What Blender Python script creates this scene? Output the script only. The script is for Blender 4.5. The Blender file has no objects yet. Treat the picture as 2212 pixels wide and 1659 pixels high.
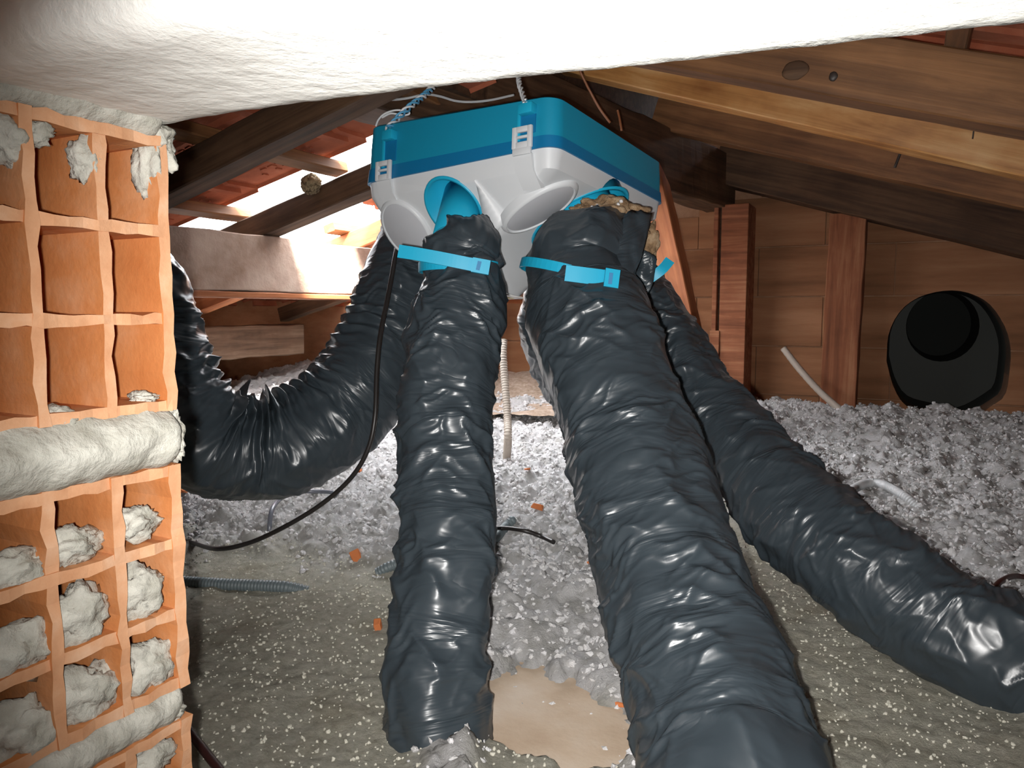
import bpy, bmesh, math, random
import numpy as np
from mathutils import Vector, Matrix
random.seed(7); RNG = np.random.default_rng(11)
scene = bpy.context.scene
COL = scene.collection

# ------------------------------------------------------------------ camera, light, exposure
F, CX, CY, CAMH = 1650.0, 1106.0, 829.5, 0.5
YAW, PITCH = math.radians(27.3), math.radians(5.5)
f0 = np.array([-math.sin(YAW), math.cos(YAW), 0]); RT = np.array([math.cos(YAW), math.sin(YAW), 0])
FW = f0*math.cos(PITCH) + np.array([0, 0, -math.sin(PITCH)]); UP = np.cross(RT, FW)
CAM = np.array([0, 0, CAMH])
cd = bpy.data.cameras.new('camera'); cam = bpy.data.objects.new('camera', cd); COL.objects.link(cam)
cd.sensor_width = 36; cd.lens = F/2212*36; cd.clip_start = .02
M3 = Matrix(((RT[0], UP[0], -FW[0]), (RT[1], UP[1], -FW[1]), (RT[2], UP[2], -FW[2])))
cam.matrix_world = Matrix.Translation(Vector(CAM)) @ M3.to_4x4()
scene.camera = cam

w = bpy.data.worlds.new('sky'); scene.world = w; w.use_nodes = True
bg = w.node_tree.nodes['Background']; bg.inputs[0].default_value = (.93, .96, 1, 1); bg.inputs[1].default_value = 19.0
# phone flash just beside the lens
fl = bpy.data.lights.new('phone_flash', 'SPOT'); fl.energy = 62; fl.shadow_soft_size = .006
fl.spot_size = math.radians(98); fl.spot_blend = 1.0; fl.color = (1, .975, .945)
flo = bpy.data.objects.new('phone_flash', fl); COL.objects.link(flo)
aim = FW + .185*RT + .0*UP
flo.location = Vector(CAM - .02*RT - .010*UP)
flo.rotation_euler = Vector(aim).to_track_quat('-Z', 'Y').to_euler()
# sampling portal in the roof opening (gives off no light of its own)
pt = bpy.data.lights.new('roof_opening_portal', 'AREA'); pt.shape = 'RECTANGLE'; pt.size = 1.0; pt.size_y = .85
pt.cycles.is_portal = True
pto = bpy.data.objects.new('roof_opening_portal', pt); COL.objects.link(pto)
pto.location = (-1.38, 1.90, .92); pto.rotation_euler = (0, -math.atan(.26), 0)
sn = bpy.data.lights.new('sun', 'SUN'); sn.energy = 34; sn.angle = math.radians(10); sn.color = (1, .97, .93)
sno = bpy.data.objects.new('sun', sn); COL.objects.link(sno); sno.location = (2, 1, 4)
sno.rotation_euler = Vector((-.5, .3, -.82)).to_track_quat('-Z', 'Y').to_euler()
vs = scene.view_settings; vs.view_transform = 'Standard'; vs.look = 'None'; vs.exposure = 0.0; vs.gamma = 1; vs.use_curve_mapping = False
scene.cycles.max_bounces = 8; scene.cycles.diffuse_bounces = 5

# ------------------------------------------------------------------ pixel helpers
def ray(x, y): return FW + (x-CX)/F*RT - (y-CY)/F*UP
def at(x, y, d): return CAM + ray(x, y)*d
def on_plane(x, y, n, d):
    D = ray(x, y); n = np.array(n, float); return CAM + (d - CAM@n)/(D@n)*D
def onY(x, y, Y): return on_plane(x, y, (0, 1, 0), Y)
def onX(x, y, X): return on_plane(x, y, (1, 0, 0), X)
def project(P):
    q = P-CAM; z = q@FW; return CX+F*(q@RT)/z, CY-F*(q@UP)/z, z

# ------------------------------------------------------------------ noise (vectorised gradient noise)
GR = RNG.normal(size=(256, 3)); GR /= np.linalg.norm(GR, axis=1)[:, None]
def _h(x, y, z):
    h = (x.astype(np.int64)*374761393 + y.astype(np.int64)*668265263 + z.astype(np.int64)*1274126177) & 0xffffffff
    h = ((h ^ (h >> 13))*1103515245) & 0xffffffff
    return (h ^ (h >> 16)) & 255
def noise(p):
    p = np.asarray(p, float); sh = p.shape[:-1]; p = p.reshape(-1, 3)
    i = np.floor(p); f = p-i; i = i.astype(np.int64); u = f*f*f*(f*(f*6-15)+10); out = 0
    for dx in (0, 1):
        for dy in (0, 1):
            for dz in (0, 1):
                g = GR[_h(i[:, 0]+dx, i[:, 1]+dy, i[:, 2]+dz)]
                d = f-np.array([dx, dy, dz])
                ww = (u[:, 0] if dx else 1-u[:, 0])*(u[:, 1] if dy else 1-u[:, 1])*(u[:, 2] if dz else 1-u[:, 2])
                out = out + ww*np.einsum('ij,ij->i', g, d)
    return (out*1.6).reshape(sh)
def fbm(p, o=3):
    p = np.asarray(p, float); s = 0; a = 1
    for k in range(o): s = s + a*noise(p*2**k+k*17.3); a *= .5
    return s

def sstep(a, b_, x): t = np.clip((x-a)/(b_-a), 0, 1); return t*t*(3-2*t)
# ------------------------------------------------------------------ materials
MATS = {}
def nodes(name):
    m = bpy.data.materials.new(name); m.use_nodes = True; nt = m.node_tree
    b = nt.nodes['Principled BSDF']; MATS[name] = m
    return m, nt, b
def N(nt, t, **kw):
    n = nt.nodes.new(t)
    for k, v in kw.items(): setattr(n, k, v)
    return n
def ramp(nt, stops, src):
    r = N(nt, 'ShaderNodeValToRGB'); e = r.color_ramp.elements
    while len(e) < len(stops): e.new(.5)
    for q, (p, c) in zip(e, stops): q.position = p; q.color = (*c, 1)
    nt.links.new(src, r.inputs[0]); return r.outputs[0]
def coords(nt, kind='Object', scale=(1, 1, 1)):
    t = N(nt, 'ShaderNodeTexCoord'); mp = N(nt, 'ShaderNodeMapping'); mp.inputs['Scale'].default_value = scale
    nt.links.new(t.outputs[kind], mp.inputs[0]); return mp.outputs[0]
def tex(nt, vec, scale, detail=4, rough=.6, dist=0):
    n = N(nt, 'ShaderNodeTexNoise'); n.inputs['Scale'].default_value = scale; n.inputs['Detail'].default_value = detail
    n.inputs['Roughness'].default_value = rough; n.inputs['Distortion'].default_value = dist
    nt.links.new(vec, n.inputs[0]); return n.outputs[0]
def bump(nt, b, h, strength=.3, dist=.005, prev=None):
    n = N(nt, 'ShaderNodeBump'); n.inputs['Strength'].default_value = strength; n.inputs['Distance'].default_value = dist
    nt.links.new(h, n.inputs['Height'])
    if prev is not None: nt.links.new(prev, n.inputs['Normal'])
    nt.links.new(n.outputs[0], b.inputs['Normal']); return n.outputs[0]
def grainy(name, stops, scale=8, rough=.9, bs=60, bstr=.4, bd=.004, spec=.3, kind='Object', detail=6, stretch=(1, 1, 1)):
    m, nt, b = nodes(name); v = coords(nt, kind, stretch)
    c = ramp(nt, stops, tex(nt, v, scale, detail)); nt.links.new(c, b.inputs['Base Color'])
    b.inputs['Roughness'].default_value = rough; b.inputs['Specular IOR Level'].default_value = spec
    if bstr: bump(nt, b, tex(nt, v, bs, 5), bstr, bd)
    return m
def plain(name, col, rough=.4, spec=.5, bs=0):
    m, nt, b = nodes(name); b.inputs['Base Color'].default_value = (*col, 1); b.inputs['Roughness'].default_value = rough
    b.inputs['Specular IOR Level'].default_value = spec
    if bs: bump(nt, b, tex(nt, coords(nt), bs, 3), .08, .001)
    return m
def wood(name, dark, mid, light, rough=.6, gs=22, spec=.4, band=0):
    m, nt, b = nodes(name); v = coords(nt, 'Object', (1.2, gs, gs))
    n1 = tex(nt, v, 1.6, 6, .65, .6)
    v2 = coords(nt, 'Object', (1, 1, 1)); n2 = tex(nt, v2, 5, 4)
    mx = N(nt, 'ShaderNodeMix'); mx.inputs[0].default_value = .3 + band
    nt.links.new(n1, mx.inputs[2]); nt.links.new(n2, mx.inputs[3])
    c = ramp(nt, [(.37, dark), (.5, mid), (.63, light)], mx.outputs[0]); nt.links.new(c, b.inputs['Base Color'])
    b.inputs['Roughness'].default_value = rough; b.inputs['Specular IOR Level'].default_value = spec
    bump(nt, b, n1, .25, .003)
    return m
wood('timber_dark', (.035, .017, .008), (.075, .037, .018), (.13, .07, .036), .75)
wood('timber_brown', (.10, .042, .016), (.19, .085, .032), (.30, .14, .055), .6)
wood('timber_yellow', (.26, .095, .022), (.54, .26, .08), (.70, .42, .18), .45, 18, .5, .15)
wood('timber_orange', (.26, .085, .035), (.40, .14, .055), (.50, .20, .085), .7)
wood('timber_dusty', (.06, .035, .02), (.11, .065, .04), (.18, .12, .08), .9)
wood('timber_red', (.15, .05, .022), (.25, .09, .04), (.36, .16, .08), .85)
grainy('plaster_beam', [(.3, (.32, .2, .14)), (.5, (.46, .33, .26)), (.7, (.56, .43, .35))], 9, .9, 45, .5, .006)
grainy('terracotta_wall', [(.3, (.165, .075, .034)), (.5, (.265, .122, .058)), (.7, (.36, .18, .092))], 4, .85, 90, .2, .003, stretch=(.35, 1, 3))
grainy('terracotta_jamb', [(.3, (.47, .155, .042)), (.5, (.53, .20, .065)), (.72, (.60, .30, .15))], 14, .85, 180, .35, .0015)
grainy('clay_edge', [(.3, (.50, .24, .12)), (.5, (.58, .31, .17)), (.72, (.64, .40, .26))], 30, .9, 200, .35, .0015)
grainy('mortar', [(.3, (.30, .29, .24)), (.5, (.42, .41, .36)), (.7, (.56, .55, .49))], 35, .95, 130, .7, .004)
grainy('lintel_render', [(.3, (.62, .62, .57)), (.5, (.74, .74, .70)), (.7, (.82, .82, .78))], 7, .9, 60, .5, .004)
grainy('clay_tile', [(.3, (.24, .06, .028)), (.5, (.36, .10, .048)), (.7, (.46, .17, .095))], 7, .85, 60, .35, .004)
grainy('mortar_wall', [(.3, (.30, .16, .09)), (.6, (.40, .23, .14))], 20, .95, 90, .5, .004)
grainy('plasterboard', [(.3, (.46, .34, .24)), (.5, (.56, .44, .33)), (.7, (.62, .52, .42))], 10, .9, 120, .25, .002)
grainy('loose_insulation', [(.35, (.47, .46, .45)), (.55, (.67, .66, .665)), (.75, (.78, .77, .79))], 30, .95, 320, .8, .004)
grainy('sand', [(.3, (.25, .18, .13)), (.5, (.38, .29, .22)), (.7, (.5, .4, .33))], 60, .95, 200, .8, .004)
grainy('glass_wool', [(.3, (.12, .07, .035)), (.5, (.28, .18, .10)), (.68, (.42, .31, .2)), (.8, (.7, .68, .66))], 55, .95, 220, .9, .004)
plain('trodden_flake', (.56, .54, .46), .9, .2)
plain('white_plastic', (.62, .64, .66), .42, .4, 400)
plain('cap_plastic', (.50, .51, .54), .5, .35, 400)
plain('blue_plastic', (.008, .25, .40), .45, .4, 400)
plain('blue_band', (.005, .155, .34), .45, .4, 400)
plain('blue_bright', (.012, .36, .56), .4, .45)
plain('black_rubber', (.018, .015, .014), .4)
plain('red_brown_cable', (.05, .016, .014), .4)
plain('dark_void', (.012, .014, .012), .8)
plain('lining', (.03, .034, .028), .6)
plain('grey_conduit', (.13, .16, .17), .5)
plain('pale_conduit', (.50, .51, .52), .5)
plain('beige_conduit', (.42, .36, .30), .6)
plain('grey_cable', (.16, .17, .20), .25, .6)
plain('white_cord', (.72, .74, .76), .5)
plain('blue_cord', (.10, .36, .60), .55)
plain('copper', (.28, .10, .04), .4)
plain('nail_iron', (.04, .03, .025), .5)
plain('clay_chip', (.52, .16, .05), .85)
plain('label_paper', (.85, .83, .80), .4)
plain('label_yellow', (.62, .48, .10), .4)
grainy('paper_nest', [(.35, (.05, .03, .015)), (.6, (.32, .24, .14))], 120, .9, 200, .8, .004)
# black sleeve: glossy creased film
m, nt, b = nodes('black_film')
b.inputs['Base Color'].default_value = (.034, .045, .054, 1); b.inputs['Roughness'].default_value = .3; b.inputs['Specular IOR Level'].default_value = .55
uv = N(nt, 'ShaderNodeUVMap'); mp = N(nt, 'ShaderNodeMapping'); mp.inputs['Scale'].default_value = (4, 17, 1); mp.inputs['Rotation'].default_value = (0, 0, .22)
nt.links.new(uv.outputs[0], mp.inputs[0])
n1 = tex(nt, mp.outputs[0], 1.0, 3, .5, 1.6)
a1 = N(nt, 'ShaderNodeMath', operation='SUBTRACT'); a1.inputs[1].default_value = .5; nt.links.new(n1, a1.inputs[0])
a2 = N(nt, 'ShaderNodeMath', operation='ABSOLUTE'); nt.links.new(a1.outputs[0], a2.inputs[0])
bp = bump(nt, b, a2.outputs[0], .5, .016)
n2 = tex(nt, uv.outputs[0], 60, 3)
rr = N(nt, 'ShaderNodeMapRange'); rr.inputs[3].default_value = .24; rr.inputs[4].default_value = .46; nt.links.new(n2, rr.inputs[0]); nt.links.new(rr.outputs[0], b.inputs['Roughness'])
# insulation blanket: loose white / trodden grey-beige by its own attribute
m, nt, b = nodes('insulation')
at_ = N(nt, 'ShaderNodeAttribute'); at_.attribute_name = 'trodden'
v = coords(nt)
cw = ramp(nt, [(.35, (.43, .42, .40)), (.55, (.61, .60, .60)), (.75, (.74, .73, .735))], tex(nt, v, 25, 6))
ct = ramp(nt, [(.3, (.30, .285, .23)), (.47, (.44, .425, .35)), (.62, (.54, .52, .44)), (.72, (.72, .70, .62))], tex(nt, v, 75, 8, .75))
ct2 = ramp(nt, [(.3, (.78, .74, .68)), (.5, (1, 1, 1)), (.7, (1, .97, .93))], tex(nt, v, 6, 4))
mm = N(nt, 'ShaderNodeMix', data_type='RGBA', blend_type='MULTIPLY'); mm.inputs[0].default_value = 1
nt.links.new(ct, mm.inputs[6]); nt.links.new(ct2, mm.inputs[7])
mx = N(nt, 'ShaderNodeMix', data_type='RGBA'); nt.links.new(at_.outputs['Fac'], mx.inputs[0]); nt.links.new(cw, mx.inputs[6]); nt.links.new(mm.outputs[2], mx.inputs[7])
nt.links.new(mx.outputs[2], b.inputs['Base Color']); b.inputs['Roughness'].default_value = .95; b.inputs['Specular IOR Level'].default_value = .2
p1 = bump(nt, b, tex(nt, v, 170, 8, .75), 1.0, .007)

# ------------------------------------------------------------------ object helpers
def tag(o, label=None, cat=None, group=None, kind=None):
    if label: o['label'] = label
    if cat: o['category'] = cat
    if group: o['group'] = group
    if kind: o['kind'] = kind
    return o
def link(name, me, mat=None, parent=None):
    o = bpy.data.objects.new(name, me); COL.objects.link(o)
    if mat and me and not me.materials: me.materials.append(MATS[mat])
    if parent: o.parent = parent
    return o
def empty(name, loc=(0, 0, 0)):
    o = bpy.data.objects.new(name, None); COL.objects.link(o); o.empty_display_size = .05
    o.location = Vector(loc); return o
def keep(o, parent):                                     # parent while keeping world coordinates
    o.parent = parent; o.matrix_parent_inverse = Matrix.Translation(parent.location).inverted() if parent.parent is None else Matrix.Identity(4)
    return o
def np_mesh(name, V, Q, smooth=True, uv=None):
    V = np.asarray(V, np.float32).reshape(-1, 3); Q = np.asarray(Q, np.int32); k = Q.shape[1]
    me = bpy.data.meshes.new(name); me.vertices.add(len(V)); me.vertices.foreach_set('co', V.ravel())
    me.loops.add(Q.size); me.loops.foreach_set('vertex_index', Q.ravel())
    me.polygons.add(len(Q)); me.polygons.foreach_set('loop_start', np.arange(len(Q), dtype=np.int32)*k)
    try: me.polygons.foreach_set('loop_total', np.full(len(Q), k, np.int32))
    except Exception: pass
    me.polygons.foreach_set('use_smooth', np.full(len(Q), smooth))
    if uv is not None:
        l = me.uv_layers.new(name='UVMap'); l.data.foreach_set('uv', np.asarray(uv, np.float32)[Q.ravel()].ravel())
    me.update(calc_edges=True); me.validate(); return me
def bm_mesh(name, bm, smooth=False):
    me = bpy.data.meshes.new(name); bmesh.ops.recalc_face_normals(bm, faces=bm.faces); bm.to_mesh(me); bm.free()
    if smooth:
        me.polygons.foreach_set('use_smooth', [True]*len(me.polygons))
        if smooth is not True: me.set_sharp_from_angle(angle=math.radians(smooth))
    return me
def box_bm(lo, hi, bevel=0, bm=None):
    bm = bm or bmesh.new(); c = [(a+b)/2 for a, b in zip(lo, hi)]; s = [abs(b-a) for a, b in zip(lo, hi)]
    r = bmesh.ops.create_cube(bm, size=1, matrix=Matrix.Translation(c) @ Matrix.Diagonal((*s, 1)))
    if bevel:
        es = list({e for v in r['verts'] for e in v.link_edges})
        bmesh.ops.bevel(bm, geom=es, offset=bevel, segments=2, affect='EDGES', profile=.5)
    return bm
def spline(pts, n):
    P = np.asarray(pts, float); K = len(P)
    d = np.concatenate([[0], np.cumsum(np.linalg.norm(np.diff(P[:, :3], axis=0), axis=1)+1e-6)])
    E = np.vstack([2*P[0]-P[1], P, 2*P[-1]-P[-2]]); t = np.linspace(0, d[-1], n)
    k = np.clip(np.searchsorted(d, t, 'right')-1, 0, K-2); u = ((t-d[k])/(d[k+1]-d[k]))[:, None]
    a, b_, c, e = E[k], E[k+1], E[k+2], E[k+3]
    return .5*((2*b_)+(-a+c)*u+(2*a-5*b_+4*c-e)*u*u+(-a+3*b_-3*c+e)*u**3)
def frames(P, ref=(0, 0, 1)):
    T = np.gradient(P, axis=0); T /= np.linalg.norm(T, axis=1)[:, None]
    r = np.array(ref, float)
    if abs(r@T[0]) > .9: r = np.array([1., 0, 0])
    A = np.zeros_like(P); a = r-(r@T[0])*T[0]; a /= np.linalg.norm(a); A[0] = a
    for i in range(1, len(P)):
        a = a-(a@T[i])*T[i]; a /= np.linalg.norm(a); A[i] = a
    return T, A, np.cross(T, A)
def tube(name, pts, r, mat, parent=None, n=60, nth=10, corr=0, pitch=.006, caps=True):
    P = np.asarray(pts, float)
    if P.shape[1] == 3: P = np.hstack([P, np.full((len(P), 1), r)])
    L = np.sum(np.linalg.norm(np.diff(P[:, :3], axis=0), axis=1))
    if corr: n = max(n, int(L/pitch*4))
    S = spline(P, n); C3 = S[:, :3]; R = S[:, 3].copy()
    s = np.concatenate([[0], np.cumsum(np.linalg.norm(np.diff(C3, axis=0), axis=1))])
    if corr: R = R*(1+corr*np.sin(2*np.pi*s/pitch))
    T, A, B = frames(C3); th = np.linspace(0, 2*np.pi, nth, endpoint=False)
    V = C3[:, None]+R[:, None, None]*(np.cos(th)[None, :, None]*A[:, None]+np.sin(th)[None, :, None]*B[:, None])
    i, j = np.meshgrid(np.arange(n-1), np.arange(nth), indexing='ij'); j2 = (j+1) % nth
    Q = np.stack([i*nth+j, i*nth+j2, (i+1)*nth+j2, (i+1)*nth+j], -1).reshape(-1, 4)
    V = V.reshape(-1, 3)
    if caps:
        V = np.vstack([V, C3[0], C3[-1]]); c0, c1 = n*nth, n*nth+1; jj = np.arange(nth); k = (jj+1) % nth
        Q = np.vstack([Q, np.stack([np.full(nth, c0), k, jj, np.full(nth, c0)], -1)[:0]])
    me = np_mesh(name, V[:n*nth], Q)
    if caps:
        bm = bmesh.new(); bm.from_mesh(me); bm.verts.ensure_lookup_table()
        for base in (0, (n-1)*nth):
            bm.faces.new([bm.verts[base+q] for q in range(nth)])
        bm.to_mesh(me); bm.free()
    o = link(name, me, mat)
    if parent: keep(o, parent)
    return o
def beam(name, p0, p1, w, h, mat, up=(0, 0, 1), bevel=.003, rough=.002, n=24, parent=None, seed=0):
    """timber: p0-p1 is the axis line, w across, h along up; local x runs along the grain"""
    p0 = np.array(p0, float); p1 = np.array(p1, float); x = p1-p0; L = np.linalg.norm(x); x /= L
    z = np.array(up, float); z -= (z@x)*x; z /= np.linalg.norm(z); y = np.cross(z, x)
    bm = bmesh.new(); prof = [(-w/2+bevel, -h/2), (w/2-bevel, -h/2), (w/2, -h/2+bevel), (w/2, h/2-bevel), (w/2-bevel, h/2), (-w/2+bevel, h/2), (-w/2, h/2-bevel), (-w/2, -h/2+bevel)]
    G = np.array([[(L*k/n, a, b_) for a, b_ in prof] for k in range(n+1)])
    off = np.stack([noise(np.stack([G[..., 0]*9+seed*7, G[..., 1]*30, G[..., 2]*30+q*9], -1)) for q in (1, 2)], -1)
    G[..., 1:] += off*rough
    rows = [[bm.verts.new(Vector(p)) for p in r] for r in G]
    for a, b_ in zip(rows[:-1], rows[1:]):
        for q in range(8): bm.faces.new((a[q], a[(q+1) % 8], b_[(q+1) % 8], b_[q]))
    bm.faces.new(rows[0]); bm.faces.new(rows[-1])
    o = link(name, bm_mesh(name, bm), mat)
    mw = Matrix(((x[0], y[0], z[0], p0[0]), (x[1], y[1], z[1], p0[1]), (x[2], y[2], z[2], p0[2]), (0, 0, 0, 1)))
    if parent: o.parent = parent; o.matrix_parent_inverse = Matrix.Translation(parent.location).inverted()
    o.matrix_world = mw; o.matrix_basis = mw
    return o
def cut(o, cutter):
    md = o.modifiers.new('b', 'BOOLEAN'); md.operation = 'DIFFERENCE'; md.object = cutter; md.solver = 'EXACT'
    dg = bpy.context.evaluated_depsgraph_get(); dg.update(); me = bpy.data.meshes.new_from_object(o.evaluated_get(dg))
    o.modifiers.remove(md); old = o.data; o.data = me; bpy.data.meshes.remove(old)
def blob(name, c, size, mat, parent=None, sub=3, amp=.35, freq=1.6, seed=0, fine=.12, squash=None, smooth=True):
    bm = bmesh.new(); bmesh.ops.create_icosphere(bm, subdivisions=sub, radius=1)
    V = np.array([v.co for v in bm.verts]); d = 1+amp*fbm(V*freq+seed*5.1, 2)+fine*noise(V*6+seed*3.3)
    V = V*d[:, None]
    if squash is not None: V[:, 0] = np.clip(V[:, 0], *squash)
    V = V*np.array(size)
    for v, p in zip(bm.verts, V): v.co = p
    o = link(name, bm_mesh(name, bm, smooth), mat)
    if parent: o.parent = parent; o.location = Vector(np.array(c)-np.array(parent.location))
    else: o.location = Vector(c)
    return o
def slab(name, lo, hi, mat, parent=None, bevel=0):
    o = link(name, bm_mesh(name, box_bm(lo, hi, bevel)), mat)
    if parent: keep(o, parent)
    return o

# ================================================================== SETTING
WALLY = 3.27
# --- floor
tag(slab('floor', (-2.8, -1.4, -.04), (1.9, 3.4, 0), 'plasterboard'), 'beige plasterboard attic floor showing bare between the ducts', kind='structure')
# --- gable wall of clay blocks, with a dark flue opening
hole_px = [(1915, 780), (1920, 720), (1945, 672), (1985, 642), (2040, 628), (2090, 632), (2135, 655), (2168, 700), (2183, 750), (2181, 800), (2172, 850), (2150, 872), (2085, 906), (2030, 898), (1960, 878), (1930, 835)]
hole = [onY(x, y, WALLY) for x, y in spline(np.array([(x, y, 0) for x, y in hole_px+hole_px[:1]], float), 49)[:-1, :2]]
bm = bmesh.new()
va = [bm.verts.new((p[0], WALLY-.1, p[2])) for p in hole]; vb = [bm.verts.new((p[0], WALLY+.3, p[2])) for p in hole]
bm.faces.new(va); bm.faces.new(vb)
for i in range(len(hole)): bm.faces.new((va[i], va[(i+1) % len(hole)], vb[(i+1) % len(hole)], vb[i]))
cutter = link('cutter', bm_mesh('cutter', bm))
def roof_z(X): return .83+.262*(X+1.55) if X < -.92 else 1.05-.335*X
bm = bmesh.new(); ol = [(-2.8, -.05), (1.9, -.05), (1.9, roof_z(1.9)), (-.92, 1.35), (-.92, roof_z(-.93)), (-2.8, roof_z(-2.8))]
ra, rb = [[bm.verts.new((x, y, z)) for x, z in ol] for y in (WALLY+.004, WALLY+.16)]
bm.faces.new(ra); bm.faces.new(rb)
for k in range(6): bm.faces.new((ra[k], ra[(k+1) % 6], rb[(k+1) % 6], rb[k]))
wb = link('wall_back', bm_mesh('wall_back', bm), 'mortar_wall'); cut(wb, cutter)
wb.data.materials.clear(); wb.data.materials.append(MATS['mortar_wall'])
tag(wb, 'brown clay block gable wall with thin mortar courses', kind='structure')
zs = [-.044, .156, .355, .555, .755, .955, 1.155, 1.355, 1.555, 1.75]
for c, (z0, z1) in enumerate(zip(zs[:-1], zs[1:])):
    x = -2.8 - (.25 if c % 2 else 0)
    while x < 1.9:
        a, b_ = max(x+.0012, -2.8), min(x+.4988, 1.9)
        dy = random.uniform(-.002, .003); zt = min(z1-.0025, min(roof_z(a), roof_z(b_))-.004)
        if zt < z0+.02: x += .5; continue
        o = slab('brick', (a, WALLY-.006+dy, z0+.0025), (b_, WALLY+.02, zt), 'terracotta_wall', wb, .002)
        if b_ > -.12 and a < .4 and z1 > .08 and z0 < .6:
            cut(o, cutter); o.data.materials.clear(); o.data.materials.append(MATS['terracotta_wall'])
        x += .5
bpy.data.objects.remove(cutter)
# flue behind the opening
fr = wb
bm = bmesh.new(); q = [1.0]*len(hole); cen = np.mean(hole, axis=0)
r1 = [bm.verts.new((p[0], WALLY+.006, p[2])) for p in hole]; r2 = [bm.verts.new((p[0], WALLY+.42, p[2])) for p in hole]
for i in range(len(hole)): bm.faces.new((r1[i], r1[(i+1) % len(hole)], r2[(i+1) % len(hole)], r2[i]))
keep(link('flue_lining', bm_mesh('flue_lining', bm, True), 'lining'), fr)['label'] = 'dark lining of the large rounded flue opening'
pc = on_plane(2035, 705, (0, 1, 0), WALLY+.42)
bm = bmesh.new(); nn = 32; rin = .135
outer = [bm.verts.new((pc[0]+.5*math.cos(2*math.pi*k/nn), WALLY+.42, pc[2]+.5*math.sin(2*math.pi*k/nn))) for k in range(nn)]
inner = [bm.verts.new((pc[0]+rin*math.cos(2*math.pi*k/nn), WALLY+.42, pc[2]+rin*1.1*math.sin(2*math.pi*k/nn))) for k in range(nn)]
deep = [bm.verts.new((pc[0]+rin*math.cos(2*math.pi*k/nn), WALLY+.9, pc[2]+rin*1.1*math.sin(2*math.pi*k/nn))) for k in range(nn)]
for k in range(nn):
    k2 = (k+1) % nn; bm.faces.new((inner[k], inner[k2], deep[k2], deep[k]))
bm.faces.new(deep)
bp_ = bmesh.new(); oo = [bp_.verts.new(v.co) for v in outer]; ii = [bp_.verts.new(v.co) for v in inner]
for k in range(nn): bp_.faces.new((oo[k], oo[(k+1) % nn], ii[(k+1) % nn], ii[k]))
keep(link('flue_back_plate', bm_mesh('flue_back_plate', bp_), 'lining'), fr)
bmesh.ops.delete(bm, geom=outer, context='VERTS')
keep(link('flue_pipe', bm_mesh('flue_pipe', bm, False), 'dark_void'), fr)['label'] = 'black round pipe inside the flue opening'
# --- low side walls, wall behind the camera
tag(slab('wall_left', (-2.8, -1.4, 0), (-2.66, 3.27, .56), 'terracotta_wall'), 'low brown clay wall under the left eave', kind='structure')
tag(slab('wall_right', (1.76, -1.4, 0), (1.9, 3.27, .62), 'terracotta_wall'), 'low brown clay wall under the right eave', kind='structure')
tag(slab('wall_rear', (-2.8, -1.4, 0), (1.9, -1.3, 1.75), 'mortar_wall'), 'grey brown rear wall of the attic', kind='structure')
# --- front wall we look through: hollow brick jamb at left, rendered lintel above
JX = -.46
wf = slab('wall_front', (-2.66, .232, 0), (JX-.158, .372, .95), 'mortar')
tag(wf, 'hollow clay brick wall end with grey mortar beside the camera', kind='structure')
def hollow_brick(z0, rows, cols=3, y0=.2305, y1=.3665, ph=.0605, seed=0, x0=JX):
    """brick seen end on: a grid of webs extruded into the wall"""
    bm = bmesh.new(); t = .0075; H = rows*ph; ys = np.linspace(y0, y1, cols+1); zz = np.linspace(z0, z0+H, rows+1)
    def web(ax, c, a, b_, th):
        n = 14; pr = []
        for k in range(n+1):
            u = a+(b_-a)*k/n; j1, j2 = (noise(np.array([[u*160, c*90+seed, 1.5], [u*160, c*90+seed, 7.5]]))*.0022)
            jx = noise(np.array([[u*120, c*50, 3.3+seed]]))[0]*.0022
            lo, hi = c-th/2+j1, c+th/2+j2
            q = [(x0+jx, lo, u), (x0+jx, hi, u), (x0-.15, hi, u), (x0-.15, lo, u)] if ax == 'z' else [(x0+jx-.0006, u, lo), (x0+jx-.0006, u, hi), (x0-.15, u, hi), (x0-.15, u, lo)]
            pr.append([bm.verts.new(p) for p in q])
        for p, r in zip(pr[:-1], pr[1:]):
            for q in range(4): bm.faces.new((p[q], p[(q+1) % 4], r[(q+1) % 4], r[q]))
        bm.faces.new(pr[0]); bm.faces.new(pr[-1])
    for k, y in enumerate(ys): web('z', y, z0-t/2, z0+H+t/2, t*1.25 if k in (0, cols) else t)
    for k, z in enumerate(zz): web('y', z, y0, y1, t)
    box_bm((x0-.157, y0, z0), (x0-.15, y1, z0+H), 0, bm)
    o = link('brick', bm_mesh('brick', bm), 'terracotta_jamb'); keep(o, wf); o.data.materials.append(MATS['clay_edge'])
    for p in o.data.polygons: p.material_index = 1 if p.normal.x > .6 else 0
    return o
hollow_brick(.4335, 3, seed=1); hollow_brick(.2295, 3, ph=.0524, seed=5); hollow_brick(.034, 3, ph=.0545, seed=9)
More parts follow.
